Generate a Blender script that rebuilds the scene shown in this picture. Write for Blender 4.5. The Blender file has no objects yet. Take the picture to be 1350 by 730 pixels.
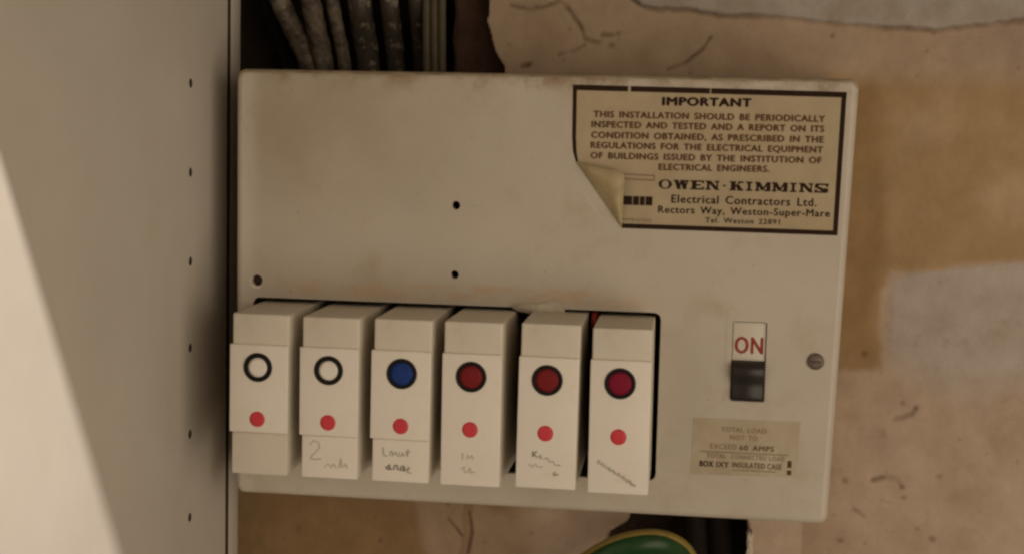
import bpy, bmesh, math, random
import numpy as np
from mathutils import Vector, Matrix, geometry

random.seed(7)
S = 0.001                                   # everything is written in millimetres
scene = bpy.context.scene
col = scene.collection

# ------------------------------------------------------------------ camera, world, lamps, exposure
cam_d = bpy.data.cameras.new('camera')
cam = bpy.data.objects.new('camera', cam_d)
col.objects.link(cam)
yaw, pitch, roll = 0.12412, -0.09972, -0.02389
cam.matrix_world = (Matrix.Translation(Vector((174.392, -544.226, 142.344)) * S)
                    @ Matrix.Rotation(yaw, 4, 'Z') @ Matrix.Rotation(pitch, 4, 'X')
                    @ Matrix.Rotation(roll, 4, 'Y') @ Matrix.Rotation(math.radians(90), 4, 'X'))
cam_d.sensor_width = 36.0
cam_d.lens = 1944.312 / 1350 * 36
cam_d.clip_start = 0.01
cam_d.clip_end = 50
cam_d.dof.use_dof = True
cam_d.dof.focus_distance = 0.535
cam_d.dof.aperture_fstop = 36
scene.camera = cam

world = bpy.data.worlds.new('World')
scene.world = world
world.use_nodes = True
bg = world.node_tree.nodes['Background']
bg.inputs[0].default_value = (1.0, 0.835, 0.64, 1)
bg.inputs[1].default_value = 0.075

def lamp(name, kind, loc, power, color, target=None, size=None):
    d = bpy.data.lights.new(name, kind)
    d.energy = power
    d.color = color
    if kind == 'AREA':
        d.shape = 'DISK'
        d.size = size
    else:
        d.shadow_soft_size = size
    o = bpy.data.objects.new(name, d)
    col.objects.link(o)
    o.location = Vector(loc) * S
    if target:
        o.rotation_euler = (Vector(target) - Vector(loc)).to_track_quat('-Z', 'Y').to_euler()
    return o

# ceiling lamp of the room, above and in front of the cupboard: lights the side board below the added shelf's shadow
lamp('ceiling_lamp', 'POINT', (690, -800, 1171), 122, (1.0, 0.89, 0.82), size=0.018)
# broad light from the room behind the camera
lamp('room_light', 'AREA', (800, -800, -20), 6.0, (1.0, 0.835, 0.645), target=(110, 0, 60), size=1.0)

vs = scene.view_settings
vs.view_transform = 'Standard'
vs.look = 'None'
vs.exposure = 0.0
vs.gamma = 1.0
scene.cycles.filter_width = 2.6
scene.cycles.use_denoising = True
scene.cycles.max_bounces = 8

# ------------------------------------------------------------------ materials
def mat(name, color, rough=0.55, var=0.0, vscale=120, dark=None, dirt=None, dscale=60, dlow=0.5, dhigh=0.75, bump=0.0, bscale=600,
        metal=0.0, spec=0.4, attr=False, coat=0.0):
    m = bpy.data.materials.new(name)
    m.use_nodes = True
    nt = m.node_tree
    n, l = nt.nodes, nt.links
    p = n['Principled BSDF']
    p.inputs['Roughness'].default_value = rough
    p.inputs['Metallic'].default_value = metal
    p.inputs['Specular IOR Level'].default_value = spec
    p.inputs['Coat Weight'].default_value = coat
    tc = n.new('ShaderNodeTexCoord')
    def noise(scale, detail=6, rgh=0.6):
        t = n.new('ShaderNodeTexNoise')
        t.inputs['Scale'].default_value = scale
        t.inputs['Detail'].default_value = detail
        t.inputs['Roughness'].default_value = rgh
        l.new(tc.outputs['Object'], t.inputs['Vector'])
        return t
    def mix(fac, a, b, mode='MIX'):
        x = n.new('ShaderNodeMix')
        x.data_type = 'RGBA'
        x.blend_type = mode
        for k, v in ((0, fac), (6, a), (7, b)):
            if isinstance(v, (tuple, float, int)):
                x.inputs[k].default_value = (*v, 1) if isinstance(v, tuple) else v
            else:
                l.new(v, x.inputs[k])
        return x.outputs[2]
    def ramp(src, lo, hi):
        r = n.new('ShaderNodeMapRange')
        r.inputs['From Min'].default_value = lo
        r.inputs['From Max'].default_value = hi
        l.new(src, r.inputs['Value'])
        return r.outputs[0]
    if attr:
        a = n.new('ShaderNodeVertexColor')
        a.layer_name = 'pigment'
        c = a.outputs['Color']
    else:
        rgb = n.new('ShaderNodeRGB')
        rgb.outputs[0].default_value = (*color, 1)
        c = rgb.outputs[0]
    if var:
        c = mix(ramp(noise(vscale).outputs['Fac'], 0.3, 0.7), c, mix(1.0, c, dark or (1 - var, 1 - var * 1.1, 1 - var * 1.25), 'MULTIPLY'))
    if dirt:
        c = mix(ramp(noise(dscale, 9, 0.7).outputs['Fac'], dlow, dhigh), c, dirt)
    l.new(c, p.inputs['Base Color'])
    if bump:
        b = n.new('ShaderNodeBump')
        b.inputs['Strength'].default_value = bump
        b.inputs['Distance'].default_value = 0.0006
        l.new(noise(bscale, 5).outputs['Fac'], b.inputs['Height'])
        l.new(b.outputs[0], p.inputs['Normal'])
    m.diffuse_color = (*color, 1)
    return m

M = {}
M['laminate'] = mat('cream_laminate', (0.57, 0.525, 0.46), 0.5, 0.07, 25, dirt=(0.50, 0.43, 0.33), dscale=18, dlow=0.55, dhigh=0.95, bump=0.06, bscale=900)
M['chip'] = mat('recess_shade', (0.055, 0.035, 0.02), 0.9, 0.3, 300)  # chipboard coloured near black, painted shade for the groove and pin holes
M['wall'] = mat('old_plaster', (0.4, 0.3, 0.2), 0.95, 0.20, 70, dirt=(0.26, 0.175, 0.11), dscale=90, dlow=0.60, dhigh=0.95, bump=0.35, bscale=700, spec=0.15, attr=True)
M['cover'] = mat('cream_enamel', (0.555, 0.50, 0.42), 0.42, 0.13, 16, dirt=(0.42, 0.32, 0.20), dscale=48, dlow=0.53, dhigh=0.88, bump=0.05, bscale=1200)
M['grime'] = mat('grimy_enamel', (0.46, 0.38, 0.27), 0.6, 0.35, 120, dirt=(0.22, 0.15, 0.08), dscale=110, dlow=0.5, dhigh=0.72, bump=0.2, bscale=900)
M['inside'] = mat('dark_brown_moulding', (0.045, 0.028, 0.018), 0.6, 0.3, 150)
M['bk'] = mat('white_moulding', (0.66, 0.605, 0.51), 0.45, 0.08, 60, dirt=(0.50, 0.41, 0.28), dscale=70, dlow=0.58, dhigh=0.95, bump=0.04, bscale=1500)
M['plate'] = mat('white_faceplate', (0.78, 0.725, 0.64), 0.4, 0.05, 80, dirt=(0.60, 0.50, 0.37), dscale=90, dlow=0.6, dhigh=0.95)
M['black'] = mat('black_plastic', (0.010, 0.008, 0.007), 0.6, 0.2, 200, spec=0.2)
M['rocker'] = mat('worn_black_rocker', (0.022, 0.017, 0.014), 0.45, 0.4, 150, spec=0.5)
M['whitebtn'] = mat('white_button', (0.80, 0.76, 0.68), 0.4, 0.08, 150)
M['blue'] = mat('blue_button', (0.016, 0.045, 0.21), 0.6, 0.2, 200, spec=0.15)
M['redbtn'] = mat('dark_red_button', (0.20, 0.016, 0.017), 0.6, 0.25, 200, spec=0.15)
M['crimson'] = mat('crimson_button', (0.23, 0.010, 0.034), 0.6, 0.25, 200, spec=0.15)
M['dot'] = mat('red_dot_print', (0.62, 0.045, 0.06), 0.5, 0.15, 300)
M['pencil'] = mat('pencil_marks', (0.42, 0.385, 0.32), 0.8, 0.3, 900)
M['faint'] = mat('rubbed_pencil', (0.52, 0.48, 0.40), 0.8, 0.2, 900)
M['ink'] = mat('dark_pencil', (0.26, 0.235, 0.19), 0.8, 0.5, 900)
M['paper'] = mat('aged_sticker_paper', (0.46, 0.375, 0.245), 0.7, 0.16, 70, dirt=(0.40, 0.29, 0.14), dscale=60, dlow=0.52, dhigh=0.85)
M['gum'] = mat('yellowed_gum_side', (0.47, 0.385, 0.22), 0.6, 0.3, 150)
M['print'] = mat('brown_black_print', (0.022, 0.012, 0.008), 0.85, 0.3, 700, dark=(1.8, 1.8, 1.7), spec=0.08)
M['bodyprint'] = mat('worn_brown_print', (0.06, 0.032, 0.018), 0.85, 0.5, 900, dark=(2.6, 2.7, 2.6), spec=0.08)
M['palerprint'] = mat('faded_brown_print', (0.17, 0.12, 0.075), 0.85, 0.4, 900, dark=(1.5, 1.6, 1.6), spec=0.08)
M['labelpaper'] = mat('brown_rating_paper', (0.46, 0.385, 0.275), 0.6, 0.16, 90, dirt=(0.60, 0.53, 0.41), dscale=70, dlow=0.5, dhigh=0.8)
M['redprint'] = mat('red_lettering', (0.30, 0.025, 0.02), 0.5, 0.15, 500)
M['screw'] = mat('dull_screw_metal', (0.20, 0.165, 0.14), 0.55, 0.4, 500, metal=0.5)
M['residue'] = mat('dried_tape', (0.62, 0.555, 0.44), 0.6, 0.2, 200, bump=0.4, bscale=700)
M['cable'] = mat('old_grey_sheath', (0.075, 0.06, 0.05), 0.38, 0.4, 200, dirt=(0.34, 0.29, 0.22), dscale=200, dlow=0.53, dhigh=0.66, bump=0.5, bscale=500)
M['cablepale'] = mat('plaster_spattered_sheath', (0.27, 0.225, 0.17), 0.5, 0.5, 160, dirt=(0.07, 0.05, 0.04), dscale=150, dlow=0.42, dhigh=0.58, bump=0.8, bscale=450)
M['cableolive'] = mat('olive_sheath', (0.11, 0.093, 0.055), 0.6, 0.3, 200, dirt=(0.07, 0.05, 0.03), dscale=120, dlow=0.5, dhigh=0.8, bump=0.3)
M['cableblack'] = mat('black_sheath', (0.020, 0.014, 0.012), 0.8, 0.3, 200, bump=0.2, spec=0.15)
M['green'] = mat('green_insulation', (0.014, 0.062, 0.016), 0.4, 0.3, 150)
M['yellow'] = mat('yellow_stripe', (0.38, 0.29, 0.08), 0.45, 0.25, 150, dirt=(0.28, 0.20, 0.06), dscale=150, dlow=0.5, dhigh=0.8)
M['brick'] = mat('dark_brick', (0.075, 0.04, 0.027), 0.95, 0.4, 140, bump=0.9, bscale=300)
M['redwire'] = mat('red_insulation', (0.40, 0.035, 0.03), 0.45, 0.2, 200)

def grime_and_falloff(m):
    """brown handling dirt along the top edge, light falloff painted in with grime at the upper left, and a band of old tape gum, on the enamel"""
    nt = m.node_tree
    n, l = nt.nodes, nt.links
    p = n['Principled BSDF']
    src = p.inputs['Base Color'].links[0].from_socket
    tc = n.new('ShaderNodeTexCoord')
    sx = n.new('ShaderNodeSeparateXYZ')
    l.new(tc.outputs['Object'], sx.inputs[0])
    def rng(sock, a, b, lo=0.0, hi=1.0):
        r = n.new('ShaderNodeMapRange')
        r.interpolation_type = 'SMOOTHSTEP'
        for k, v in zip(('From Min', 'From Max', 'To Min', 'To Max'), (a, b, lo, hi)):
            r.inputs[k].default_value = v
        l.new(sock, r.inputs['Value'])
        return r.outputs[0]
    def math_(op, a, b):
        x = n.new('ShaderNodeMath')
        x.operation = op
        for k, v in enumerate((a, b)):
            if isinstance(v, float):
                x.inputs[k].default_value = v
            else:
                l.new(v, x.inputs[k])
        return x.outputs[0]
    def noise(sc, sy=1.0, det=7):
        mp = n.new('ShaderNodeMapping')
        mp.inputs['Scale'].default_value = (1, 1, sy)
        t = n.new('ShaderNodeTexNoise')
        t.inputs['Scale'].default_value = sc
        t.inputs['Detail'].default_value = det
        t.inputs['Roughness'].default_value = 0.65
        l.new(tc.outputs['Object'], mp.inputs[0])
        l.new(mp.outputs[0], t.inputs['Vector'])
        return t.outputs['Fac']
    def over(c, mask, rgb):
        x = n.new('ShaderNodeMix')
        x.data_type = 'RGBA'
        l.new(mask, x.inputs[0])
        l.new(c, x.inputs[6])
        x.inputs[7].default_value = (*rgb, 1)
        return x.outputs[2]
    X, Z = sx.outputs['X'], sx.outputs['Z']
    c = over(src, math_('MULTIPLY', rng(Z, 0.153, 0.1625), rng(noise(70), 0.42, 0.66)), (0.27, 0.19, 0.11))
    c = over(c, math_('MULTIPLY', math_('MULTIPLY', rng(Z, 0.085, 0.150), rng(X, 0.02, -0.10)), rng(noise(22), 0.3, 0.7, 0.15, 0.75)), (0.36, 0.285, 0.20))  # upper left darkened: painted light falloff mixed with grime
    c = over(c, math_('MULTIPLY', rng(X, -0.102, -0.111), rng(noise(60, 0.25), 0.40, 0.60, 0.0, 0.9)), (0.60, 0.545, 0.48))
    band = math_('MULTIPLY', rng(Z, 0.0765, 0.0785), rng(Z, 0.0850, 0.0825))
    band = math_('MULTIPLY', band, math_('MULTIPLY', rng(X, 0.048, 0.035), rng(X, -0.10, -0.085)))
    c = over(c, math_('MULTIPLY', band, rng(noise(120, 2.0), 0.36, 0.66, 0.0, 0.8)), (0.52, 0.385, 0.25))
    c = over(c, rng(noise(420, 1.0, 3), 0.70, 0.78), (0.30, 0.22, 0.14))
    l.new(c, p.inputs['Base Color'])
grime_and_falloff(M['cover'])

# ------------------------------------------------------------------ mesh helpers
ORI = {}

def root(name, base, label, cat, group=None):
    o = bpy.data.objects.new(name, None)
    o.empty_display_size = 0.01
    col.objects.link(o)
    o.location = Vector(base) * S
    ORI[o] = Vector(base)
    o['label'] = label
    o['category'] = cat
    if group:
        o['group'] = group
    return o

class MB:
    def __init__(self):
        self.v, self.f, self.m, self.s = [], [], [], []
    def add(self, vs, fs, mi=0, smooth=False):
        b = len(self.v)
        self.v += [tuple(p) for p in vs]
        for f in fs:
            self.f.append(tuple(i + b for i in f))
            self.m.append(mi)
            self.s.append(smooth)
        return self
    def box(self, x0, x1, y0, y1, z0, z1, bev=0.0, seg=2, mi=0):
        bm = bmesh.new()
        bmesh.ops.create_cube(bm, size=1)
        for q in bm.verts:
            q.co = Vector(((x0 + x1) / 2 + q.co.x * (x1 - x0), (y0 + y1) / 2 + q.co.y * (y1 - y0), (z0 + z1) / 2 + q.co.z * (z1 - z0)))
        if bev:
            bmesh.ops.bevel(bm, geom=bm.edges[:], offset=bev, segments=seg, affect='EDGES', profile=0.5)
        bm.verts.index_update()
        self.add([q.co for q in bm.verts], [[q.index for q in f.verts] for f in bm.faces], mi, bool(bev))
        bm.free()
        return self
    def lathe(self, c, prof, n=40, mi=0, axis='Y', smooth=True):
        """prof: (radius, offset along axis) rows; closes the last row with a disc when its radius is 0"""
        vs, fs = [], []
        for r, h in prof:
            for k in range(n):
                a = 2 * math.pi * k / n
                u, w = r * math.cos(a), r * math.sin(a)
                vs.append((c[0] + u, c[1] + h, c[2] + w) if axis == 'Y' else (c[0] + h, c[1] + u, c[2] + w))
        for i in range(len(prof) - 1):
            for k in range(n):
                k2 = (k + 1) % n
                fs.append((i * n + k, i * n + k2, (i + 1) * n + k2, (i + 1) * n + k))
        return self.add(vs, fs, mi, smooth)
    def tube(self, pts, r, n=16, mi=0, mfun=None, flat=1.0, flatdir=(1, 0, 0), wob=0.0):
        pts = [Vector(p) for p in pts]
        # catmull-rom resample
        P = []
        for i in range(len(pts) - 1):
            a, b, c, d = pts[max(i - 1, 0)], pts[i], pts[i + 1], pts[min(i + 2, len(pts) - 1)]
            for k in range(10):
                t = k / 10
                P.append(0.5 * ((2 * b) + (c - a) * t + (2 * a - 5 * b + 4 * c - d) * t * t + (3 * b - a - 3 * c + d) * t ** 3))
        P.append(pts[-1])
        vs, fs, ms = [], [], []
        ref = Vector(flatdir)
        for i, p in enumerate(P):
            t = (P[min(i + 1, len(P) - 1)] - P[max(i - 1, 0)]).normalized()
            u = (ref - t * ref.dot(t)).normalized()
            w = t.cross(u)
            for k in range(n):
                a = 2 * math.pi * k / n
                rr = r * (1 + wob * math.sin(3 * a + i * 0.7) + wob * math.sin(i * 1.9))
                vs.append(p + u * (rr * flat * math.cos(a)) + w * (rr * math.sin(a)))
        b = len(self.v)
        self.v += [tuple(q) for q in vs]
        for i in range(len(P) - 1):
            for k in range(n):
                k2 = (k + 1) % n
                self.f.append((b + i * n + k, b + i * n + k2, b + (i + 1) * n + k2, b + (i + 1) * n + k))
                self.m.append(mfun((k + 0.5) / n * 360) if mfun else mi)
                self.s.append(True)
        for i0 in (0, len(P) - 1):
            self.f.append(tuple(b + i0 * n + k for k in range(n)))
            self.m.append(mi); self.s.append(False)
        return self
    def plate(self, outer, holes, y, mi=0, axis='Y'):
        """flat face with holes in the plane axis = y"""
        loops = [[Vector((p[0], p[1], 0)) for p in L] for L in [outer] + holes]
        flat = [p for L in loops for p in L]
        tri = geometry.tessellate_polygon(loops)
        vs = [(p.x, y, p.y) if axis == 'Y' else (y, p.x, p.y) for p in flat]
        return self.add(vs, tri, mi)
    def wall(self, loop, y0, y1, mi=0, axis='Y', smooth=False):
        n = len(loop)
        f = (lambda p, y: (p[0], y, p[1])) if axis == 'Y' else (lambda p, y: (y, p[0], p[1]))
        vs = [f(p, y0) for p in loop] + [f(p, y1) for p in loop]
        return self.add(vs, [(i, (i + 1) % n, n + (i + 1) % n, n + i) for i in range(n)], mi, smooth)
    def ribbon(self, pts, w, y, mi=0):
        P = [Vector((p[0], p[1])) for p in pts]
        vs, fs = [], []
        for i, p in enumerate(P):
            t = P[min(i + 1, len(P) - 1)] - P[max(i - 1, 0)]
            t = t.normalized() if t.length > 1e-9 else Vector((1, 0))
            nn = Vector((-t.y, t.x)) * w / 2
            vs += [(p.x + nn.x, y - 0.0008 * i, p.y + nn.y), (p.x - nn.x, y - 0.0008 * i, p.y - nn.y)]
        for i in range(len(P) - 1):
            fs.append((2 * i, 2 * i + 1, 2 * i + 3, 2 * i + 2))
        return self.add(vs, fs, mi)
    def build(self, name, mats, parent=None, base=None, label=None, cat=None, group=None, kind=None):
        top = parent
        while top is not None and top.parent is not None:
            top = top.parent
        o3 = ORI[top] if top is not None else Vector(base or (0, 0, 0))
        me = bpy.data.meshes.new(name)
        me.from_pydata([(Vector(p) - o3) * S for p in self.v], [], self.f)
        for x in (mats if isinstance(mats, (list, tuple)) else [mats]):
            me.materials.append(x)
        me.polygons.foreach_set('material_index', self.m)
        me.polygons.foreach_set('use_smooth', self.s)
        bm = bmesh.new()
        bm.from_mesh(me)
        bmesh.ops.recalc_face_normals(bm, faces=bm.faces)
        bm.to_mesh(me)
        bm.free()
        me.update()
        o = bpy.data.objects.new(name, me)
        col.objects.link(o)
        if parent is not None:
            o.parent = parent
        else:
            o.location = o3 * S
            ORI[o] = o3
        for k, vv in (('label', label), ('category', cat), ('group', group), ('kind', kind)):
            if vv:
                o[k] = vv
        return o

def rrect(x0, x1, z0, z1, r, n=5):
    out = []
    for cx, cz, a0 in ((x1 - r, z1 - r, 0), (x0 + r, z1 - r, 90), (x0 + r, z0 + r, 180), (x1 - r, z0 + r, 270)):
        for k in range(n + 1):
            a = math.radians(a0 + 90 * k / n)
            out.append((cx + r * math.cos(a), cz + r * math.sin(a)))
    return out

def circle(cx, cz, r, n=20):
    return [(cx + r * math.cos(2 * math.pi * k / n), cz + r * math.sin(2 * math.pi * k / n)) for k in range(n)]

def rquad(c, r, n=5):
    """rounded quadrilateral, corners TL TR BR BL -> ccw list, same count for every radius"""
    c = [Vector(p) for p in (c[1], c[0], c[3], c[2])]
    out = []
    for i in range(4):
        p, a, b = c[i], c[i - 1], c[(i + 1) % 4]
        u, w = (a - p).normalized(), (b - p).normalized()
        ctr = p + (u + w) * r
        s = ctr - w * r
        for k in range(n + 1):
            t = math.radians(90 * k / n)
            out.append(tuple(ctr - w * r * math.cos(t) - u * r * math.sin(t)))
    return out

# text -> polygons, fitted to a box given by its two baseline ends and cap height
def text_mesh(s, p0, p1, cap, spc=1.12):
    c = bpy.data.curves.new('t', 'FONT')
    c.body = s
    c.size = 1.0
    c.resolution_u = 3
    c.space_character = spc
    c.space_word = 1.5
    o = bpy.data.objects.new('t', c)
    col.objects.link(o)
    dg = bpy.context.evaluated_depsgraph_get()
    me = bpy.data.meshes.new_from_object(o.evaluated_get(dg))
    vs = [v.co.copy() for v in me.vertices]
    fs = [tuple(p.vertices) for p in me.polygons]
    bpy.data.objects.remove(o)
    bpy.data.curves.remove(c)
    bpy.data.meshes.remove(me)
    xs = [v.x for v in vs]
    x0, x1 = min(xs), max(xs)
    p0, p1 = Vector(p0), Vector(p1)
    d = (p1 - p0)
    L = d.length
    d.normalize()
    up = Vector((-d.y, d.x))
    out = []
    for v in vs:
        q = p0 + d * ((v.x - x0) / (x1 - x0) * L) + up * (v.y / 0.70 * cap)
        out.append(q)
    return out, fs

def text_part(s, p0, p1, cap, y, m, parent, bold=0.0, name='text_line'):
    vs, fs = text_mesh(s, p0, p1, cap)
    mb = MB()
    k = bold * cap * 1.4
    for i, (dx, dz) in enumerate(((0, 0), (k, 0), (-k, 0), (0, k * 0.6), (0, -k * 0.6)) if bold else ((0, 0),)):
        mb.add([(q.x + dx, y - 0.003 * i, q.y + dz) for q in vs], fs)
    return mb.build(name, m, parent)

# ------------------------------------------------------------------ numpy noise for the plaster relief
def vnoise(x, z, cell, seed):
    g = np.random.RandomState(seed).rand(256, 256)
    u, w = x / cell + 1000, z / cell + 1000
    i, j = np.floor(u).astype(int), np.floor(w).astype(int)
    a, b = u - i, w - j
    a, b = a * a * (3 - 2 * a), b * b * (3 - 2 * b)
    i0, i1, j0, j1 = i % 256, (i + 1) % 256, j % 256, (j + 1) % 256
    return g[i0, j0] * (1 - a) * (1 - b) + g[i1, j0] * a * (1 - b) + g[i0, j1] * (1 - a) * b + g[i1, j1] * a * b

def fbm(x, z, cell, seed, oct=5):
    t, amp, tot = 0, 1.0, 0
    for k in range(oct):
        t = t + amp * vnoise(x, z, cell / 2 ** k, seed + k)
        tot += amp
        amp *= 0.55
    return t / tot - 0.5

def sstep(a, b, v):
    t = np.clip((v - a) / (b - a), 0, 1)
    return t * t * (3 - 2 * t)

def polydist(x, z, pts):
    d = np.full(x.shape, 1e9)
    for (ax, az), (bx, bz) in zip(pts[:-1], pts[1:]):
        ex, ez = bx - ax, bz - az
        t = np.clip(((x - ax) * ex + (z - az) * ez) / (ex * ex + ez * ez), 0, 1)
        d = np.minimum(d, np.hypot(x - ax - t * ex, z - az - t * ez))
    return d

def inside(x, z, pts):
    r = np.zeros(x.shape, bool)
    for (ax, az), (bx, bz) in zip(pts, pts[1:] + pts[:1]):
        c = ((az > z) != (bz > z)) & (x < (bx - ax) * (z - az) / (bz - az + 1e-9) + ax)
        r ^= c
    return r

def sdist(x, z, pts):
    d = polydist(x, z, pts + pts[:1])
    return np.where(inside(x, z, pts), d, -d)

# ------------------------------------------------------------------ the wall
WY = 60.0
gx = np.concatenate([np.linspace(-200, -26, 40), np.arange(-25, 336, 0.7), np.linspace(337, 620, 60)])
gz = np.concatenate([np.linspace(-260, -53, 40), np.arange(-52, 216, 0.7), np.linspace(217, 430, 50)])
X, Z = np.meshgrid(gx, gz, indexing='ij')
wx = X + 5 * fbm(X, Z, 14, 3)
wz = Z + 5 * fbm(X, Z, 14, 11)
lay = fbm(X, Z, 60, 21)
fine = fbm(X, Z, 6, 31)
mid = fbm(X, Z, 22, 41)
H = 1.1 * mid + 0.45 * fine + 0.16 * fbm(X, Z, 2.2, 51, 2) + 1.5 * lay

def put(C, mask, rgb):
    for k in range(3):
        C[..., k] = C[..., k] * (1 - mask) + rgb[k] * mask

C = np.zeros(X.shape + (3,))
put(C, np.ones(X.shape), (0.52, 0.40, 0.305))
# browner band above the box, pink tan low on the right
put(C, sstep(150, 165, wz) * (1 - sstep(205, 260, wz)), (0.46, 0.355, 0.25))
put(C, sstep(150, 200, wx + 60 * lay) * sstep(160, 172, wz + 0.2 * (wx - 150) * 0.1) * 0.6, (0.48, 0.36, 0.265))
put(C, sstep(262, 300, wx + 12 * lay) * sstep(166, 176, wz) * 0.7, (0.40, 0.305, 0.235))
put(C, sstep(0.02, 0.10, mid) * 0.35, (0.47, 0.35, 0.26))
# ochre undercoat beside the box
och = sstep(-1, 3 + 9 * np.clip((Z - 130) / 35, 0, 1), sdist(wx, wz, [(222, 172), (330, 172), (330, 99), (303, 95), (254, 87.5), (250.5, 82), (251.5, 49), (222, 47)]))
put(C, och, (0.43, 0.295, 0.16))
put(C, och * sstep(0.0, 0.2, fbm(X, Z, 30, 61)) * 0.6, (0.50, 0.37, 0.24))
put(C, och * sstep(-2, 9, 250 - wx + 14 * mid) * 0.6, (0.27, 0.165, 0.07))  # ochre deepened towards the box, part dark pigment, part painted shade
# grey skim patch
gp = [(250.5, 87.0), (253.5, 88.0), (280, 92), (330, 99), (330, 24), (290, 30), (262, 40), (250.5, 48)]
gs = sdist(wx * 0.35 + X * 0.65, wz * 0.2 + Z * 0.8, gp)
gm = sstep(0, 1.0 + 5 * np.clip((262 - X) / 10, 0, 1), np.minimum(gs, 40)) * (1 - sstep(0, 24, 58 - wz + 22 * mid - 0.12 * (X - 280)))
put(C, gm, (0.495, 0.43, 0.385))
H += 0.45 * gm
# brown bare plaster under the box on the left, paler scraped patch
low = sstep(0, 12, 8 - wz) * sstep(0, 25, 118 - wx)
put(C, low, (0.28, 0.18, 0.09))
lp = sstep(-1, 5, sdist(wx, wz, [(53, -8), (82, -12), (106, -19), (112, -60), (66, -60), (60, -30)]))
put(C, lp, (0.35, 0.25, 0.17))
H += 0.8 * lp
put(C, sstep(0, 1.5, sdist(wx, wz, [(80, -12), (86, -13), (84, -40), (78, -60), (70, -60), (79, -35)])) * 0.7, (0.25, 0.165, 0.10))
# grime plus painted shade on the plaster along the edge of the box
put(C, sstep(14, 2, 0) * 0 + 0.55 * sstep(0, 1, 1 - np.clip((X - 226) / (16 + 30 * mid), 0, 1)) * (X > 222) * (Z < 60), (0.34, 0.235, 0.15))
# white paint layer still clinging above, with a broken lower edge
we = [(120, 202), (143, 197.5), (146, 195), (150.3, 192.4), (167.1, 191.4), (183.7, 189.3), (195.7, 190.0), (216.7, 187.9), (240.4, 185.9), (263.8, 185.1), (281.1, 187.4), (298.3, 189.1), (330, 190), (620, 195)]
ez = np.interp(X, [p[0] for p in we], [p[1] for p in we])
ez = np.where(X < 120, 400, ez) + 1.6 * fine + 0.9 * fbm(X, Z, 3, 71, 3)
up = Z - ez
wm = sstep(0, 0.5, up)
put(C, wm, (0.44, 0.395, 0.35))
put(C, wm * sstep(-0.02, 0.12, fbm(X, Z, 16, 81)) * 0.55, (0.38, 0.32, 0.26))
H += 2.0 * sstep(-0.1, 0.7, up) * (X > 120)
crk = np.exp(-(up / 0.75) ** 2) * (0.45 + 0.55 * sstep(-0.15, 0.1, fbm(X, Z, 25, 91))) * (X > 120)
H -= 1.5 * crk
put(C, crk * 0.55, (0.12, 0.075, 0.045))
# cracks and pits
cracks = [([(112, 199), (114.9, 195.0), (120.3, 190.5), (124.5, 183.6), (126.2, 179.3), (132.4, 178.2)], 0.75),
          ([(126.2, 177.5), (121.7, 174.4), (115.5, 172.7)], 0.6), ([(133.2, 181.0), (139.9, 181.7), (139.6, 179.5)], 0.8),
          ([(95, 192.5), (104, 191), (114, 194)], 0.6),
          ([(177.1, 181.3), (173.7, 176.2), (167.8, 170.9), (160.3, 167.7)], 0.5), ([(101, 168), (104, 168.5)], 0.8),
          ([(256.5, 29.4), (260, 30.6), (262.5, 31.6), (264.4, 34.2)], 1.0), ([(249.0, 3.8), (252, 4.9), (256, 5.2), (258.8, 4.4), (260.5, 1.8)], 0.9), ([(242, -9), (246, -11.5)], 0.8),
          
          ([(83, -19), (84.5, -27), (83, -36)], 0.7), ([(74, -22), (80, -29)], 0.5)]
jx, jz = X + 1.3 * fbm(X, Z, 5, 101), Z + 1.3 * fbm(X, Z, 5, 111)
for pts, w in cracks:
    g = np.exp(-(polydist(jx, jz, pts) / w) ** 2) * np.clip(0.85 + 2.0 * fbm(X, Z, 4, 131, 3), 0, 1)
    H -= 1.6 * g
    put(C, g * 0.68, (0.15, 0.095, 0.055))
rs = np.random.RandomState(5)
pits = [(242.6, 55.5, 1.3), (237.5, 3.2, 1.2), (273.3, -19.4, 1.4), (261.4, -2.7, 1.0), (275.3, 6.8, 0.9), (236.8, -22.2, 1.2), (259, 36.2, 0.9), (137, 177, 1.5), (103, 168, 1.0), (120, 183, 0.7)]
pits += [(rs.uniform(232, 312), rs.uniform(-30, 60), rs.uniform(0.4, 0.8)) for _ in range(12)]
pits += [(rs.uniform(95, 300), rs.uniform(166, 186), rs.uniform(0.4, 0.8)) for _ in range(12)]
pits += [(rs.uniform(-5, 130), rs.uniform(-40, -14), rs.uniform(0.4, 1.0)) for _ in range(12)]
for px, pz, r in pits:
    g = np.exp(-(((jx - px) ** 2 + ((jz - pz) * 1.3) ** 2) / r ** 2))
    H -= 1.0 * r * g
    put(C, g * 0.5, (0.17, 0.105, 0.06))
for bx, bz, br in ((291, 12, 9), (283, -2, 7), (300, 25, 8), (240, 30, 6), (238, 8, 5), (265, -22, 8), (271, 70, 6), (296, 66, 8), (200, 177, 8), (250, 176, 9), (110, 178, 7), (150, 172, 8)):
    g = np.exp(-(((wx - bx) ** 2 + ((wz - bz) * 1.2) ** 2) / br ** 2)) * (0.5 + 1.5 * np.clip(fine + 0.1, 0, 1))
    put(C, np.clip(g, 0, 1) * 0.40, (0.34, 0.24, 0.16))
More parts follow.
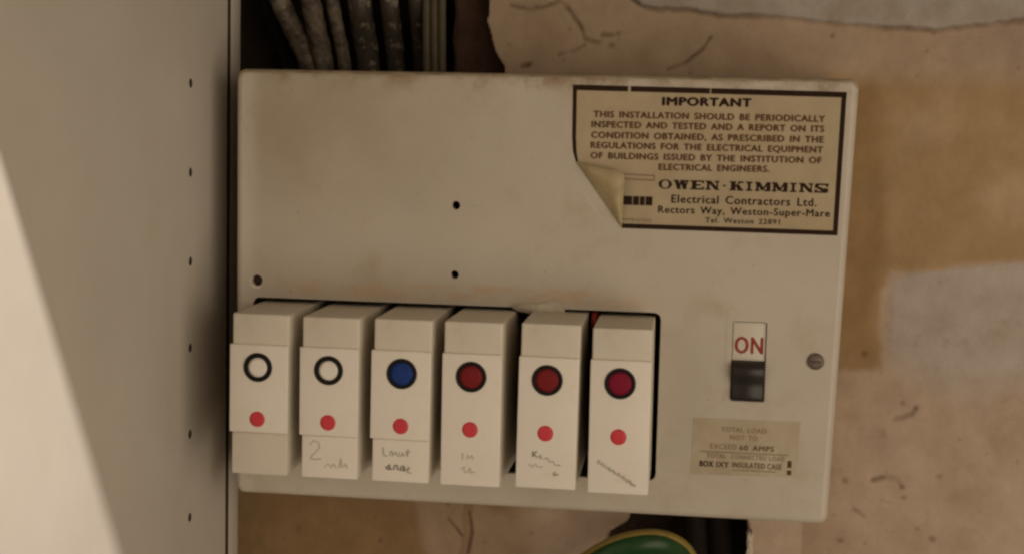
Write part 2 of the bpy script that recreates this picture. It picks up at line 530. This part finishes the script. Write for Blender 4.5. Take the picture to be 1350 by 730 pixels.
# the two chases broken into the plaster
top = [(-60, 300), (-60, 120), (96, 120), (94.5, 163), (93.2, 167.7), (88.9, 176.3), (85.9, 185.4), (87, 194.6), (90, 215), (84, 300)]
bot = [(133, -120), (138, -36), (141.5, -25), (150.9, -18.5), (156, 20), (198, 20), (199.3, -17.3), (200.5, -24), (202.0, -30.0), (207, -60), (205, -120)]
ch = np.maximum(sdist(X + 1.6 * fine, Z + 1.2 * fine, top), sdist(X + 2 * fine, Z + 2 * fine, bot))
rim = np.exp(-((ch + 0.8) / 1.3) ** 2)
put(C, rim * 0.35, (0.50, 0.40, 0.30))
deep = sstep(-0.2, 1.0, ch)
H = H * (1 - deep) + deep * (-52 + 6 * mid + 2 * fine)
put(C, sstep(0.3, 3, ch), (0.05, 0.033, 0.024))  # chase depths painted near black to stand for the shade inside
Y = WY - H
nx, nz = X.shape
me = bpy.data.meshes.new('wall')
V = np.stack([X, Y, Z], -1).reshape(-1, 3) * S
idx = np.arange(nx * nz).reshape(nx, nz)
Q = np.stack([idx[:-1, :-1], idx[1:, :-1], idx[1:, 1:], idx[:-1, 1:]], -1).reshape(-1, 4)
me.vertices.add(len(V))
me.vertices.foreach_set('co', V.ravel())
me.loops.add(Q.size)
me.loops.foreach_set('vertex_index', Q.ravel())
me.polygons.add(len(Q))
me.polygons.foreach_set('loop_start', np.arange(0, Q.size, 4))
me.polygons.foreach_set('loop_total', np.full(len(Q), 4))
me.update(calc_edges=True)
me.polygons.foreach_set('use_smooth', np.ones(len(Q), bool))
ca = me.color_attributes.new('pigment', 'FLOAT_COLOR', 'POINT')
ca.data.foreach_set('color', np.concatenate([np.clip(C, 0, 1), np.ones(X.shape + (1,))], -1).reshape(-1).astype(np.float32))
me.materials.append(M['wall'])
wall = bpy.data.objects.new('wall', me)
wall['kind'] = 'structure'
col.objects.link(wall)
ORI[wall] = Vector((0, 0, 0))

# broken brick showing in the right side of the upper chase
def lump(x0, x1, y0, y1, z0, z1, seed, amp):
    bm = bmesh.new()
    bmesh.ops.create_cube(bm, size=1)
    bmesh.ops.subdivide_edges(bm, edges=bm.edges[:], cuts=7, use_grid_fill=True)
    r = random.Random(seed)
    for q in bm.verts:
        q.co = Vector(((x0 + x1) / 2 + q.co.x * (x1 - x0), (y0 + y1) / 2 + q.co.y * (y1 - y0), (z0 + z1) / 2 + q.co.z * (z1 - z0)))
        q.co += Vector((r.uniform(-amp, amp), r.uniform(-amp, amp), r.uniform(-amp, amp)))
    mb = MB()
    bm.verts.index_update()
    mb.add([q.co for q in bm.verts], [[q.index for q in f.verts] for f in bm.faces], 0, True)
    bm.free()
    return mb
lump(70.5, 98, 70, 110, 138, 222, 3, 1.2).build('brick', M['brick'], wall)

# ------------------------------------------------------------------ the cupboard round it
BX = -13.0
cup = root('cupboard', (BX, 45, -260), 'cream laminated cupboard side board with a column of drilled shelf-pin holes', 'cupboard')
pin = [156.4, 123.6, 90.4, 57.8, 24.9, -7.2, -39.5, 188.5, 221, -71.5]
holes = [circle(-14.4, z, 1.75, 14) for z in pin]
side = MB()
side.plate([(-430, -258), (28.2, -258), (28.2, 425), (-430, 425)], holes, BX, axis='X')
for hcirc in holes:
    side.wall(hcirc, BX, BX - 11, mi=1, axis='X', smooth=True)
side.add([(BX, 28.2, -258), (BX, 28.2, 425), (BX - 8, 28.2, 425), (BX - 8, 28.2, -258)], [(0, 1, 2, 3)], 1)
side.add([(BX - 8, 28.2, -258), (BX - 8, 28.2, 425), (BX - 8, 32.6, 425), (BX - 8, 32.6, -258)], [(0, 1, 2, 3)], 1)
side.box(BX - 9, BX - 0.05, 32.6, 45, -258, 425, 0.2)
side.box(BX - 17, BX - 11, -429.9, 45, -258, 425, 0.3)
side.box(BX - 11, BX - 0.02, -430.6, -430, -258, 425, 0.0)
side.add([(BX - 0.1, 32.55, -258), (BX - 0.1, 32.55, 425), (BX - 8, 32.55, 425), (BX - 8, 32.55, -258)], [(0, 1, 2, 3)], 1)
board = side.build('side_board', [M['laminate'], M['chip']], cup)
MB().box(BX + 0.1, 590, -245.5, 57, 262, 280, 0.6).build('shelf', M['laminate'], cup)  # unseen shelf, added above the view to cast the shadow on the board

# ------------------------------------------------------------------ cables in the chases
def cable(pts, r, m, label, flat=1.0, grp='cables running up the wall chase', wob=0.03, name='electric_cable'):
    base = pts[0]
    mb = MB().tube(pts, r, 14, flat=flat, wob=wob)
    return mb.build(name, m, base=base, label=label, cat='cable', group=grp)
def up_cable(xb, xt, y, r, m, lab, flat=1.0, wob=0.03):
    y += 7
    cable([(xb, y + 20, 118), (xb + (xt - xb) * 0.25, y + 15, 150), (xb + (xt - xb) * 0.6, y + 7, 175), (xt, y - 5, 197), (xt + (xt - xb) * 0.3, y, 225), (xt + (xt - xb) * 0.4, y + 2, 290)], r, m, lab, flat, wob=wob)
up_cable(14, -6.0, 71, 4.4, M['cablepale'], 'pale plaster-spattered cable slanting towards the cupboard board at its top', 1.0, 0.05)
up_cable(13.5, 8.5, 70, 4.3, M['cablepale'], 'thick pale plaster-spattered cable hanging nearly straight in the wall chase', 1.0, 0.05)
up_cable(22, 17.5, 72, 2.9, M['cablepale'], 'thinnest pale plaster-spattered cable in the wall chase', 1.0, 0.05)
up_cable(31, 28.5, 75, 5.2, M['cable'], 'thickest dark grey cable, next to the thinnest pale one')
up_cable(43, 42, 73, 4.0, M['cable'], 'thinnest dark grey cable in the wall chase, between black ones')
up_cable(55, 54.5, 74, 4.6, M['cable'], 'dark grey round cable next to the flat olive cable')
up_cable(-2, -14, 82, 4.0, M['cableblack'], 'black cable at the back of the chase beside the cupboard board')
up_cable(37, 36, 84, 4.5, M['cableblack'], 'black cable behind, between the thickest and thinnest grey cables')
up_cable(49, 48.5, 83, 4.5, M['cableblack'], 'black cable behind, between the thinnest grey cable and the one beside the flat cable')
# flat ribbed olive cable beside the brick
fb = root('flat_cable', (62, 74, 118), 'flat olive ribbed cable hanging next to the brick in the chase', 'cable', 'cables running up the wall chase')
for k in range(3):
    x = 59.0 + 3.3 * k
    MB().tube([(x + 0.6, 76, 118), (x + 0.4, 74, 150), (x + 0.2, 71, 178), (x, 70, 200), (x, 72, 240), (x, 74, 290)], 1.75, 12, wob=0.01).build('core', M['cableolive'], fb)

# earth conductor looping under the box
ec = root('earth_cable', (128, 40, -60), 'thick green and yellow earth cable looping below the fuse box', 'cable')
arc = [(114, 44, -56), (126, 40, -41), (136.5, 36, -30.3), (147.5, 33, -22.6), (158.5, 33, -19.4), (166.5, 37, -20.8), (172.5, 47, -27), (175.5, 58, -37), (177, 72, -60)]
arc = [(a[0], a[1], a[2] - 0.8) for a in arc]
tb = MB().tube(arc, 5.4, 32, flatdir=(0, 1, 0))
tb.build('insulation', M['green'], ec)
def stripe(arc, r, a0, a1):
    mb = MB().tube(arc, r, 72, flatdir=(0, 1, 0))
    n = 72
    keep = [i for i, f in enumerate(mb.f) if len(f) == 4 and a0 <= ((i % n) + 0.5) / n * 360 <= a1]
    mb.f = [mb.f[i] for i in keep]; mb.m = [0] * len(keep); mb.s = [True] * len(keep)
    return mb
stripe(arc, 5.48, 66, 132).build('stripe', M['yellow'], ec)
G2 = 'black cables in the lower hole'
for i, (xa, ya) in enumerate(((188, 80), (178, 84), (195, 88))):
    cable([(xa, ya, 10), (xa + 1, ya - 2, -20), (xa + 3, ya, -45), (xa + 6, ya + 2, -90)], 4.6, M['cableblack'], 'black cable dropping through the dark hole under the fuse box', grp=G2, wob=0.01)
lump(199.6, 201.6, 55.5, 61, -31, -19.5, 9, 0.35).build('plaster_flake', M['residue'], wall)

# ------------------------------------------------------------------ the fuse box
box = root('fuse_box', (113, 30, 0), 'cream metal fuse box cover with a notice, a main switch and a row of breakers', 'fuse box')
CQ = [(-0.4, 162.6), (230.4, 163.2), (226.1, -0.3), (0.2, -0.5)]
cov = MB()
R0 = 2.6
def inset(c, d):
    cx = sum(p[0] for p in c) / 4; cz = sum(p[1] for p in c) / 4
    return [(p[0] + (d if p[0] < cx else -d), p[1] + (d if p[1] < cz else -d)) for p in c]
rings = []
NA = 6
for k in range(NA + 1):
    a = math.radians(90 * k / NA)
    ins, y = R0 * (1 - math.sin(a)), R0 * (1 - math.cos(a))
    rings.append((rquad(inset(CQ, ins), 3.4 - ins * 0.75, 5), y))
rings.append((rings[-1][0], 58.0))
cut = rrect(6.6, 162.4, 12.8, 76.2, 2.6, 4)
sw = rrect(188.8, 201.2, 44.6, 74.2, 0.8, 3)
h1, h2, h3 = circle(84.7, 113.5, 1.65), circle(84.7, 87.5, 1.6), circle(8.3, 82.6, 2.2)
cov.plate(rings[0][0], [cut, sw, h1, h2, h3], 0.0)
n = len(rings[0][0])
for (a, ya), (b, yb) in zip(rings[:-1], rings[1:]):
    vs_ = [(p[0], ya, p[1]) for p in a] + [(p[0], yb, p[1]) for p in b]
    for i in range(n):
        j = (i + 1) % n
        top_side = a[i][1] > 158 and a[j][1] > 158 and ya > 0.3
        cov.add([vs_[i], vs_[j], vs_[n + j], vs_[n + i]], [(0, 1, 2, 3)], 1 if top_side else 0, True)
for L_, d in ((cut, 2.2), (sw, 3.0), (h1, 4.0), (h2, 4.0), (h3, 3.0)):
    cov.wall(L_, 0, d, 0, smooth=len(L_) == 20)
cover = cov.build('cover', [M['cover'], M['grime']], box)
bmx = bmesh.new(); bmx.from_mesh(cover.data)
bmesh.ops.remove_doubles(bmx, verts=bmx.verts, dist=1e-6)
bmesh.ops.recalc_face_normals(bmx, faces=bmx.faces)
bmx.to_mesh(cover.data); bmx.free()
# dark chassis behind the openings
ch_ = MB()
ch_.box(3, 224, 34, 38, 3, 160)
ch_.box(4, 166, 2.4, 33.9, 4, 12.2)
ch_.box(163.5, 186, 2.4, 33.9, 12.4, 78)
ch_.box(3.2, 166, 6.5, 33.9, 79, 84)
ch_.build('chassis', M['inside'], box)
MB().tube([(136.4, 30, 68), (136.9, 16, 73), (137.3, 8, 74.4), (137.6, 2, 73.6), (137.8, 0, 70)], 1.15, 12).build('red_wire', M['redwire'], box)
# screws
sc = MB().lathe((219.2, 0, 60.6), [(3.05, 0.2), (3.05, -0.5), (2.7, -1.0), (1.6, -1.35), (0.02, -1.45)], 28)
scr = sc.build('screw', M['screw'], box)
MB().box(217.3, 221.1, -1.49, -1.2, 60.35, 60.85).build('slot', M['inside'], scr)
s2 = MB().lathe((8.3, 0, 82.6), [(2.1, 2.9), (1.9, 2.2), (1.1, 1.9), (0.02, 1.8)], 24).build('screw', M['inside'], box)
cr = MB()
cr.add([(8.3 + r * math.cos(math.radians(a)), -0.22 if r < 2.5 else -0.03, 82.6 + r * math.sin(math.radians(a))) for r in (2.2, 3.0) for a in range(150, 301, 10)],
       [(i, i + 1, 16 + i + 1, 16 + i) for i in range(15)], 0, True)
cr.build('chipped_rim', M['plate'], box)
# main switch
swf = MB()
o_, i_ = rrect(186.6, 203.2, 42.6, 78.6, 1.6, 4), rrect(188.7, 201.3, 44.5, 74.3, 0.8, 4)
swf.plate(o_, [i_], -0.12)
swf.wall(o_, -0.12, 0.05); swf.wall(i_, -0.12, 2.9)
msw = swf.build('main_switch', M['cover'], box)
fl = MB().box(189.0, 201.0, 0.8, 2.9, 59.6, 73.9, 0.2).build('indicator_flag', M['bk'], msw)
text_part('ON', (189.9, 62.4), (199.9, 62.4), 6.1, 0.74, M['redprint'], msw, 0.03, 'lettering')
rk = MB()
prof = [(2.5, 59.4), (-1.2, 59.3), (-3.2, 58.2), (-4.0, 56.6), (-3.4, 54.2), (-2.2, 52.2), (-1.7, 50.0), (-2.0, 47.6), (-2.3, 46.0), (-1.6, 45.1), (2.5, 44.8)]
nP = len(prof)
vs_ = []
for x, ins in ((189.1, 0.7), (189.7, 0.0), (200.3, 0.0), (200.9, 0.7)):
    vs_ += [(x + (195 - x) * 0.11 * max(0, (47.4 - p[1]) / 2.6) ** 1.5, min(2.5, p[0] + ins), p[1]) for p in prof]
fs_ = [(a * nP + i, a * nP + i + 1, (a + 1) * nP + i + 1, (a + 1) * nP + i) for a in range(3) for i in range(nP - 1)]
fs_ += [tuple(range(nP)), tuple(range(3 * nP, 4 * nP))]
rk.add(vs_, fs_, 0, True)
rk.build('rocker', M['rocker'], msw)

# rating label
rl = MB()
rp = [(175.6, 37.6), (214.7, 37.8), (214.1, 17.0), (175.2, 16.3)]
rl.plate(rp[::-1], [], -0.10); rl.wall(rp[::-1], -0.10, 0.0)
rate = rl.build('rating_label', M['labelpaper'], box)
rate['label'] = 'small brown rating label under the main switch'
def tl(s, x0, x1, z, cap, m, bold=0.0, parent=rate, y=-0.14, dz=0.0):
    return text_part(s, (x0, z), (x1, z + dz), cap, y, m, parent, bold)
tl('TOTAL LOAD', 186.0, 202.5, 33.0, 1.7, M['palerprint'], 0.02)
tl('NOT TO', 189.5, 199.4, 30.1, 1.7, M['palerprint'], 0.02)
tl('EXCEED', 182.2, 191.8, 26.4, 1.9, M['palerprint'], 0.02)
tl('60 AMPS', 193.0, 205.5, 26.3, 1.9, M['bodyprint'], 0.035)
MB().ribbon([(178.5, 25.2), (211.0, 25.2)], 0.35, -0.14).build('rule', M['palerprint'], rate)
tl('TOTAL', 181.0, 188.0, 22.9, 1.7, M['palerprint'], 0.03)
tl('CONNECTED LOAD', 190.0, 209.5, 22.9, 1.6, M['palerprint'], 0.02)
tl('BOX', 178.6, 183.5, 19.5, 2.1, M['print'], 0.05)
tl('IXY', 184.8, 189.2, 19.5, 2.1, M['bodyprint'], 0.05)
tl('INSULATED', 190.6, 202.5, 19.7, 2.0, M['bodyprint'], 0.03)
tl('CASE', 203.4, 208.6, 19.7, 2.0, M['bodyprint'], 0.02)
MB().ribbon([(190.6, 18.7), (206.5, 18.7)], 0.35, -0.14).build('rule', M['palerprint'], rate)
MB().box(210.6, 212.2, -0.16, -0.1, 20.5, 23.2).build('printed_mark', M['bodyprint'], rate)
MB().box(210.6, 212.2, -0.16, -0.1, 17.8, 19.6).build('printed_mark', M['bodyprint'], rate)

# notice sticker, lower corner peeled and folded over
st = MB()
out = [(127.4, 159.1), (127.6, 140), (128.1, 134.5), (129.2, 131.0), (146.9, 107.0), (225.0, 106.8), (226.0, 158.4)]
st.plate(out, [], -0.12); st.wall(out, -0.12, 0.0)
sticker = st.build('notice_sticker', M['paper'], box)
sticker['label'] = 'yellowed contractor notice with a black border and a peeled corner'
bw = 1.75
def bar(p, q, w=bw):
    d = Vector((q[0] - p[0], q[1] - p[1])).normalized()
    nn = Vector((-d.y, d.x)) * w
    mb = MB().add([(p[0], -0.16, p[1]), (q[0], -0.16, q[1]), (q[0] + nn.x, -0.16, q[1] + nn.y), (p[0] + nn.x, -0.16, p[1] + nn.y)], [(0, 1, 2, 3)])
    return mb.build('border', M['print'], sticker)
bar((147.6, 158.98), (127.4, 159.1), 2.0); bar((177.3, 158.8), (148.6, 158.97), 2.0); bar((226.0, 158.4), (177.7, 158.8), 2.0)
bar((225.03, 108.5), (225.95, 156.6)); bar((146.9, 107.0), (225.0, 106.8))
bl = MB()
lb = [(127.4, 157.3), (127.6, 140), (128.1, 134.5), (129.2, 131.0)]
bl.add([(p[0], -0.16, p[1]) for p in lb] + [(p[0] + w, -0.16, p[1]) for p, w in zip(lb, (1.5, 1.45, 1.3, 0.9))], [(i, i + 1, 5 + i, 4 + i) for i in range(3)])
bl.build('border', M['print'], sticker)
YT = -0.17
def line(s, a, b, cap, m, bold):
    return text_part(s, (a[0], a[1] - cap / 2), (b[0], b[1] - cap / 2), cap, YT, m, sticker, bold)
line('IMPORTANT', (160.4, 153.8), (192.2, 153.9), 2.9, M['print'], 0.085)
for s, a, b in (('THIS INSTALLATION SHOULD BE PERIODICALLY', (135.3, 148.6), (218.6, 148.7)),
                ('INSPECTED AND TESTED AND A REPORT ON ITS', (134.7, 144.9), (218.5, 145.1)),
                ('CONDITION OBTAINED, AS PRESCRIBED IN THE', (134.7, 141.0), (218.5, 141.3)),
                ('REGULATIONS FOR THE ELECTRICAL EQUIPMENT', (134.6, 137.3), (218.4, 137.6)),
                ('OF BUILDINGS ISSUED BY THE INSTITUTION OF', (134.7, 133.5), (218.1, 133.8)),
                ('ELECTRICAL ENGINEERS.', (159.8, 129.9), (199.6, 130.2))):
    line(s, a, b, 2.25, M['bodyprint'], 0.068)
line('Electrical Contractors Ltd.', (164.8, 118.4), (217.0, 118.6), 2.9, M['print'], 0.035)
line('Rectors Way, Weston-Super-Mare', (160.1, 114.4), (221.9, 114.8), 2.6, M['print'], 0.035)
line('Tel. Weston 22891', (177.3, 111.0), (204.2, 111.1), 1.9, M['print'], 0.03)
# slab-serif firm name drawn stroke by stroke
def slab(ch, x, z, w, h):
    t, s = w * 0.33, h * 0.18
    q = []
    def r(a, b, c, d):
        q.append([(x + a, z + c), (x + b, z + c), (x + b, z + d), (x + a, z + d)])
    def dg(a, c, b, d, tt):
        q.append([(x + a, z + c), (x + a + tt, z + c), (x + b + tt, z + d), (x + b, z + d)])
    if ch == 'I':
        r(w * .5 - t / 2, w * .5 + t / 2, 0, h); r(w * .12, w * .88, 0, s); r(w * .12, w * .88, h - s, h)
    elif ch == 'E':
        r(w * .12, w * .12 + t, 0, h); r(0, w, 0, s); r(0, w, h - s, h); r(w * .3, w * .75, h / 2 - s / 2, h / 2 + s / 2); r(w * .86, w, 0, h * .32); r(w * .86, w, h * .68, h)
    elif ch == 'N':
        r(w * .1, w * .1 + t * .6, 0, h); r(w * .8, w * .92, 0, h); dg(w * .72, 0, w * .05, h, t); r(0, w * .38, 0, s); r(w * .66, w, h - s, h); r(0, w * .3, h - s, h)
    elif ch == 'M':
        r(w * .08, w * .08 + t * .5, 0, h); r(w * .74, w * .74 + t * .8, 0, h); dg(w * .40, h * .1, w * .06, h, t * .8); dg(w * .42, h * .1, w * .76, h, t * .4)
        r(0, w * .3, 0, s); r(w * .62, w, 0, s); r(0, w * .22, h - s, h); r(w * .78, w, h - s, h)
    elif ch == 'W':
        dg(w * .24, 0, w * .04, h, t * .8); dg(w * .26, 0, w * .46, h, t * .4); dg(w * .62, 0, w * .42, h, t * .8); dg(w * .66, 0, w * .84, h, t * .4); r(0, w * .34, h - s, h); r(w * .7, w, h - s, h)
    elif ch == 'K':
        r(w * .1, w * .1 + t, 0, h); dg(w * .34, h * .42, w * .72, h, t * .5); dg(w * .66, 0, w * .38, h * .6, t); r(0, w * .46, 0, s); r(0, w * .46, h - s, h); r(w * .56, w, 0, s); r(w * .6, w, h - s, h)
    elif ch == 'S':
        r(0, w * .2, 0, h * .34); r(w * .8, w, h * .66, h); r(w * .1, w * .9, 0, s); r(w * .1, w * .9, h - s, h); dg(w * .62, s * .6, w * .02, h * .62, t * 1.3); r(w * .02, w * .3, h * .5, h - s * .5); r(w * .68, w * .97, s * .5, h * .5)
    elif ch == '-':
        r(w * .3, w * .7, h * .42, h * .6)
    return q
def nameword(txt, x, z, w, h, gap, slope):
    for c in txt:
        ww = w * (0.62 if c == 'I' else 0.55 if c == '-' else 1.12 if c in 'MW' else 1.0)
        mb = MB()
        if c == 'O':
            n_ = 24
            vs_ = []
            for k in range(n_):
                a = 2 * math.pi * k / n_
                vs_.append((x + ww / 2 + ww / 2 * math.cos(a), YT, z + h / 2 + h / 2 * 1.03 * math.sin(a)))
            for k in range(n_):
                a = 2 * math.pi * k / n_
                vs_.append((x + ww / 2 + ww * .25 * math.cos(a), YT, z + h / 2 + h * .40 * math.sin(a)))
            mb.add(vs_, [(k, (k + 1) % n_, n_ + (k + 1) % n_, n_ + k) for k in range(n_)])
        else:
            for i, qd in enumerate(slab(c, x, z, ww, h)):
                mb.add([(p[0], YT - 0.004 * i, p[1]) for p in qd], [(0, 1, 2, 3)])
        mb.build('letter', M['print'], sticker)
        x += ww + gap
        z += slope * (ww + gap)
nameword('OWEN-KIMMINS', 159.8, 121.9, 5.0, 3.4, 0.5, 0.002)
# block emblem half hidden by the flap
for x0, x1 in ((147.2, 150.4), (150.7, 152.9), (153.2, 155.0), (155.3, 157.8)):
    MB().box(x0, x1, -0.18, -0.13, 115.6, 118.9).build('emblem_block', M['print'], sticker)
MB().ribbon([(147.2, 126.9), (158.4, 126.6)], 0.45, YT).build('emblem_rule', M['palerprint'], sticker)
MB().ribbon([(147.2, 125.2), (158.4, 124.9)], 0.45, YT).build('emblem_rule', M['palerprint'], sticker)
MB().ribbon([(158.2, 126.9), (158.2, 124.8)], 0.45, YT).build('emblem_rule', M['palerprint'], sticker)
text_part('APPROVED', (146.4, 109.6), (157.6, 109.5), 1.2, YT, M['palerprint'], sticker, 0.03)
# curled flap
A, B, T = Vector((129.2, 131.0)), Vector((146.9, 107.0)), Vector((147.4, 127.4))
fp = MB()
NU, NV = 14, 10
vs_ = []
for i in range(NU + 1):
    u = i / NU
    fold = A.lerp(B, u)
    for j in range(NV + 1):
        v = j / NV
        reach = (T - fold) * (1 - abs(2 * u - 1) ** 2.2) if False else None
        # edge of the flap runs A -> T -> B
        edge = A.lerp(T, u / 0.55) if u < 0.55 else T.lerp(B, (u - 0.55) / 0.45)
        p = fold.lerp(edge, v)
        lift = 0.3 + 4.6 * math.sin(math.pi * min(1, v * 0.75)) * (math.sin(math.pi * u) ** 0.7)
        vs_.append((p.x, -lift, p.y))
W_ = NV + 1
fp.add(vs_, [(i * W_ + j, i * W_ + j + 1, (i + 1) * W_ + j + 1, (i + 1) * W_ + j) for i in range(NU) for j in range(NV)], 0, True)
fp.build('curled_corner', M['gum'], sticker)
# gum mark left on the cover where the corner used to stick
gm_ = MB()
gm_.ribbon([(127.6, 128.5), (130.0, 123.5), (132.5, 119.5), (136.0, 114.5), (140.5, 109.0)], 0.5, -0.05)
gm_.build('gum_trace', M['residue'], sticker)
# scrap of dried tape over the edge of the breaker opening
tp = MB()
op = [(106, 76.6), (110.5, 78.2), (117, 78.0), (120, 79.2), (126.4, 78.8), (126.8, 74.4), (121, 73.6), (114, 73.9), (109, 74.8)]
ctr_ = (116, -1.5, 77.2)
tp.add([ctr_] + [(p[0], -0.5 - 0.5 * (k % 3 == 0), p[1]) for k, p in enumerate(op)] + [(p[0], 0.1, p[1]) for p in op],
       [(0, 1 + k, 1 + (k + 1) % 9) for k in range(9)] + [(1 + k, 10 + k, 10 + (k + 1) % 9, 1 + (k + 1) % 9) for k in range(9)], 0, True)
tp.build('tape_scrap', M['residue'], box)

# ------------------------------------------------------------------ the six breakers
def pl(*p):
    return list(p)
WR = {  # handwriting strokes relative to the lower left corner of the face, mm
    1: [('faint', 0.5, [(3.0, 12), (4.5, 13.6), (6.4, 13.0), (6.6, 11), (4.5, 8.6), (3.2, 7.0), (5, 6.8), (7.5, 7.0)]), ('faint', 0.4, [(8.5, 4), (10, 5.5), (11, 4), (12, 5.4), (13, 4)]), ('faint', 0.45, [(14, 4), (14.6, 8), (15, 4.2), (16.4, 5.6), (17, 4)])],
    2: [('pencil', 0.45, [(4, 12.4), (4.3, 9.4), (5.6, 9.4)]), ('pencil', 0.4, [(6.5, 9.4), (6.7, 11.2), (7.6, 11), (7.4, 9.4), (8.8, 11), (9, 9.4)]), ('pencil', 0.4, [(10, 11), (9.6, 9.4), (11, 9.6), (11, 11), (12, 9.4)]), ('pencil', 0.4, [(13.0, 12.4), (13.0, 9.4), (12.4, 11.2), (14.0, 11.2)]),
        ('ink', 0.55, [(5, 5.0), (6.6, 6.2), (6.6, 4.6), (5.4, 4.6), (7.4, 4.6)]), ('ink', 0.55, [(8, 4.5), (8.4, 6.2), (9.4, 6.0), (9.6, 4.4)]), ('ink', 0.5, [(11, 6), (10.2, 4.6), (11.6, 4.4), (11.6, 6.4), (12.2, 4.2)]), ('pencil', 0.4, [(12.6, 4.6), (13.8, 5.8), (13.0, 3.8), (14.6, 3.6)])],
    3: [('pencil', 0.4, [(7.4, 12), (7.4, 9.5)]), ('faint', 0.45, [(8.8, 9.6), (9.2, 11.4), (10, 9.8), (10.6, 11.4), (11.4, 9.6)]), ('faint', 0.45, [(6.8, 6), (8.2, 7), (8, 5), (9.4, 5.2), (10.2, 6.8), (10.4, 5), (12, 5.4)])],
    4: [('ink', 0.5, [(5.4, 13.4), (5.4, 11.2), (5.5, 12.2), (6.9, 13.4), (5.6, 12.3), (7.0, 11.2)]), ('pencil', 0.45, [(7.4, 11.4), (8.4, 12.2), (7.8, 11), (9, 11)]), ('pencil', 0.42, [(9.4, 10.8), (10.6, 11.2), (11.4, 9.8), (12.6, 10.2), (13.4, 8.8), (15.4, 8.8)]), ('faint', 0.42, [(4.2, 8.6), (5.4, 7.6), (6.4, 8.8), (7.4, 7.8), (9, 8)]), ('pencil', 0.5, [(12.6, 5.4), (13.6, 6.4), (13.2, 5.0), (14.8, 5.6)])],
    5: [('faint', 0.7, [(2.8, 11.0), (5, 10.0), (8, 8.2), (11, 6.4), (14, 4.6), (16.4, 3.4)]), ('faint', 0.42, [(2.6, 10.6), (3.2, 12), (3.9, 10.3), (4.6, 11.2), (5.2, 9.6), (5.9, 10.6)]),
        ('pencil', 0.36, [(6.4, 9.0), (7.4, 9.6), (7.0, 8.0), (8.4, 8.8), (9.0, 7.4)]), ('faint', 0.42, [(9.6, 7.0), (10.6, 7.8), (10.8, 6.2), (12.4, 6.8), (12.2, 5.2), (13.8, 5.8)]), ('pencil', 0.36, [(13.0, 4.4), (14.6, 5.2), (14.4, 3.6), (16.4, 3.2)])],
}
BR = [(9.9, 74.5, 'ring', 'white', 'plug-in breaker with a white ringed button and no handwriting, beside the cupboard board'),
      (36.2, 74.3, 'ring', 'white', 'plug-in breaker with a white ringed button and faint pencil figure below its dot'),
      (61.8, 74.6, 'fill', 'blue', 'plug-in breaker with the only blue button'),
      (87.7, 74.7, 'fill', 'redbtn', 'plug-in breaker with dark red button, next to the blue one'),
      (114.2, 75.1, 'fill', 'redbtn', 'plug-in breaker with dark red button and two scribbled pencil lines'),
      (139.7, 74.5, 'fill', 'crimson', 'plug-in breaker with crimson button and slanting pencil scrawl, at the row end by the switch')]
FY = -36.1
DX = [19.6, 46.1, 72.2, 97.7, 123.9, 149.7]
for i, (x, zt, kind, bc, lab) in enumerate(BR):
    w = 20.8
    zb = 16.0 + (0.5 if i == 4 else 0)
    b = root('circuit_breaker', (x + w / 2, 0, zb), lab, 'breaker', 'row of plug-in circuit breakers')
    b.rotation_euler = (0, math.radians((0.15, -0.1, 0.2, -0.15, 0.35, -0.25)[i]), math.radians((0.3, -0.25, 0.2, -0.4, 0.3, 0.45)[i]))
    zl = 31.5 if i < 3 else zb + 0.15
    body = MB()
    body.box(x, x + w, FY + 0.9, 31, zb, zt, 0.75, 3)
    body.build('housing', M['bk'], b)
    pm = MB().box(x - (0.75 if i < 3 else 0.45), x + w - 0.05, FY, FY + 2.6, zl, 63.4, 0.35, 2)
    face = pm.build('faceplate', M['plate'], b)
    if i < 3:
        MB().box(x + 0.2, x + w - 0.2, FY + 0.45, FY + 2.2, zb + 0.1, zl - 0.25, 0.3, 2).build('name_plate', M['plate'] if i else M['bk'], b)
    cx, cz = DX[i], 55.3
    ro, ri = (5.25, 3.55) if kind == 'ring' else (5.45, 4.15)
    c0 = (cx, FY, cz)
    MB().lathe(c0, [(ro, 0.1), (ro, -0.35), (ro - 0.3, -0.6), (ri + 0.25, -0.6), (ri, -0.4), (ri, 0.1)], 44).build('button_ring', M['black'], b)
    MB().lathe(c0, [(ri - 0.02, 0.05), (ri - 0.05, -0.25), (ri * 0.7, -0.42), (ri * 0.35, -0.5), (0.02, -0.52)], 44).build('button', M['whitebtn' if kind == 'ring' else bc], b)
    MB().lathe((cx - 0.1, FY, 36.4), [(2.85, 0.05), (2.8, -0.12), (1.6, -0.2), (0.02, -0.22)], 32).build('red_dot', M['dot'], b)
    rw = random.Random(i)
    for ks, (m_, wd, pts) in enumerate(WR.get(i, [])):
        yy = (FY + 0.45 if i < 3 else FY) - 0.03 - 0.02 * ks
        P2 = []
        for a_, c_ in zip(pts[:-1], pts[1:]):
            for t in (0, .33, .66):
                P2.append((x + a_[0] + (c_[0] - a_[0]) * t + rw.uniform(-.08, .08), zb + a_[1] + (c_[1] - a_[1]) * t + rw.uniform(-.08, .08)))
        P2.append((x + pts[-1][0], zb + pts[-1][1]))
        MB().ribbon(P2, wd, yy).build('handwriting', M[m_], b)
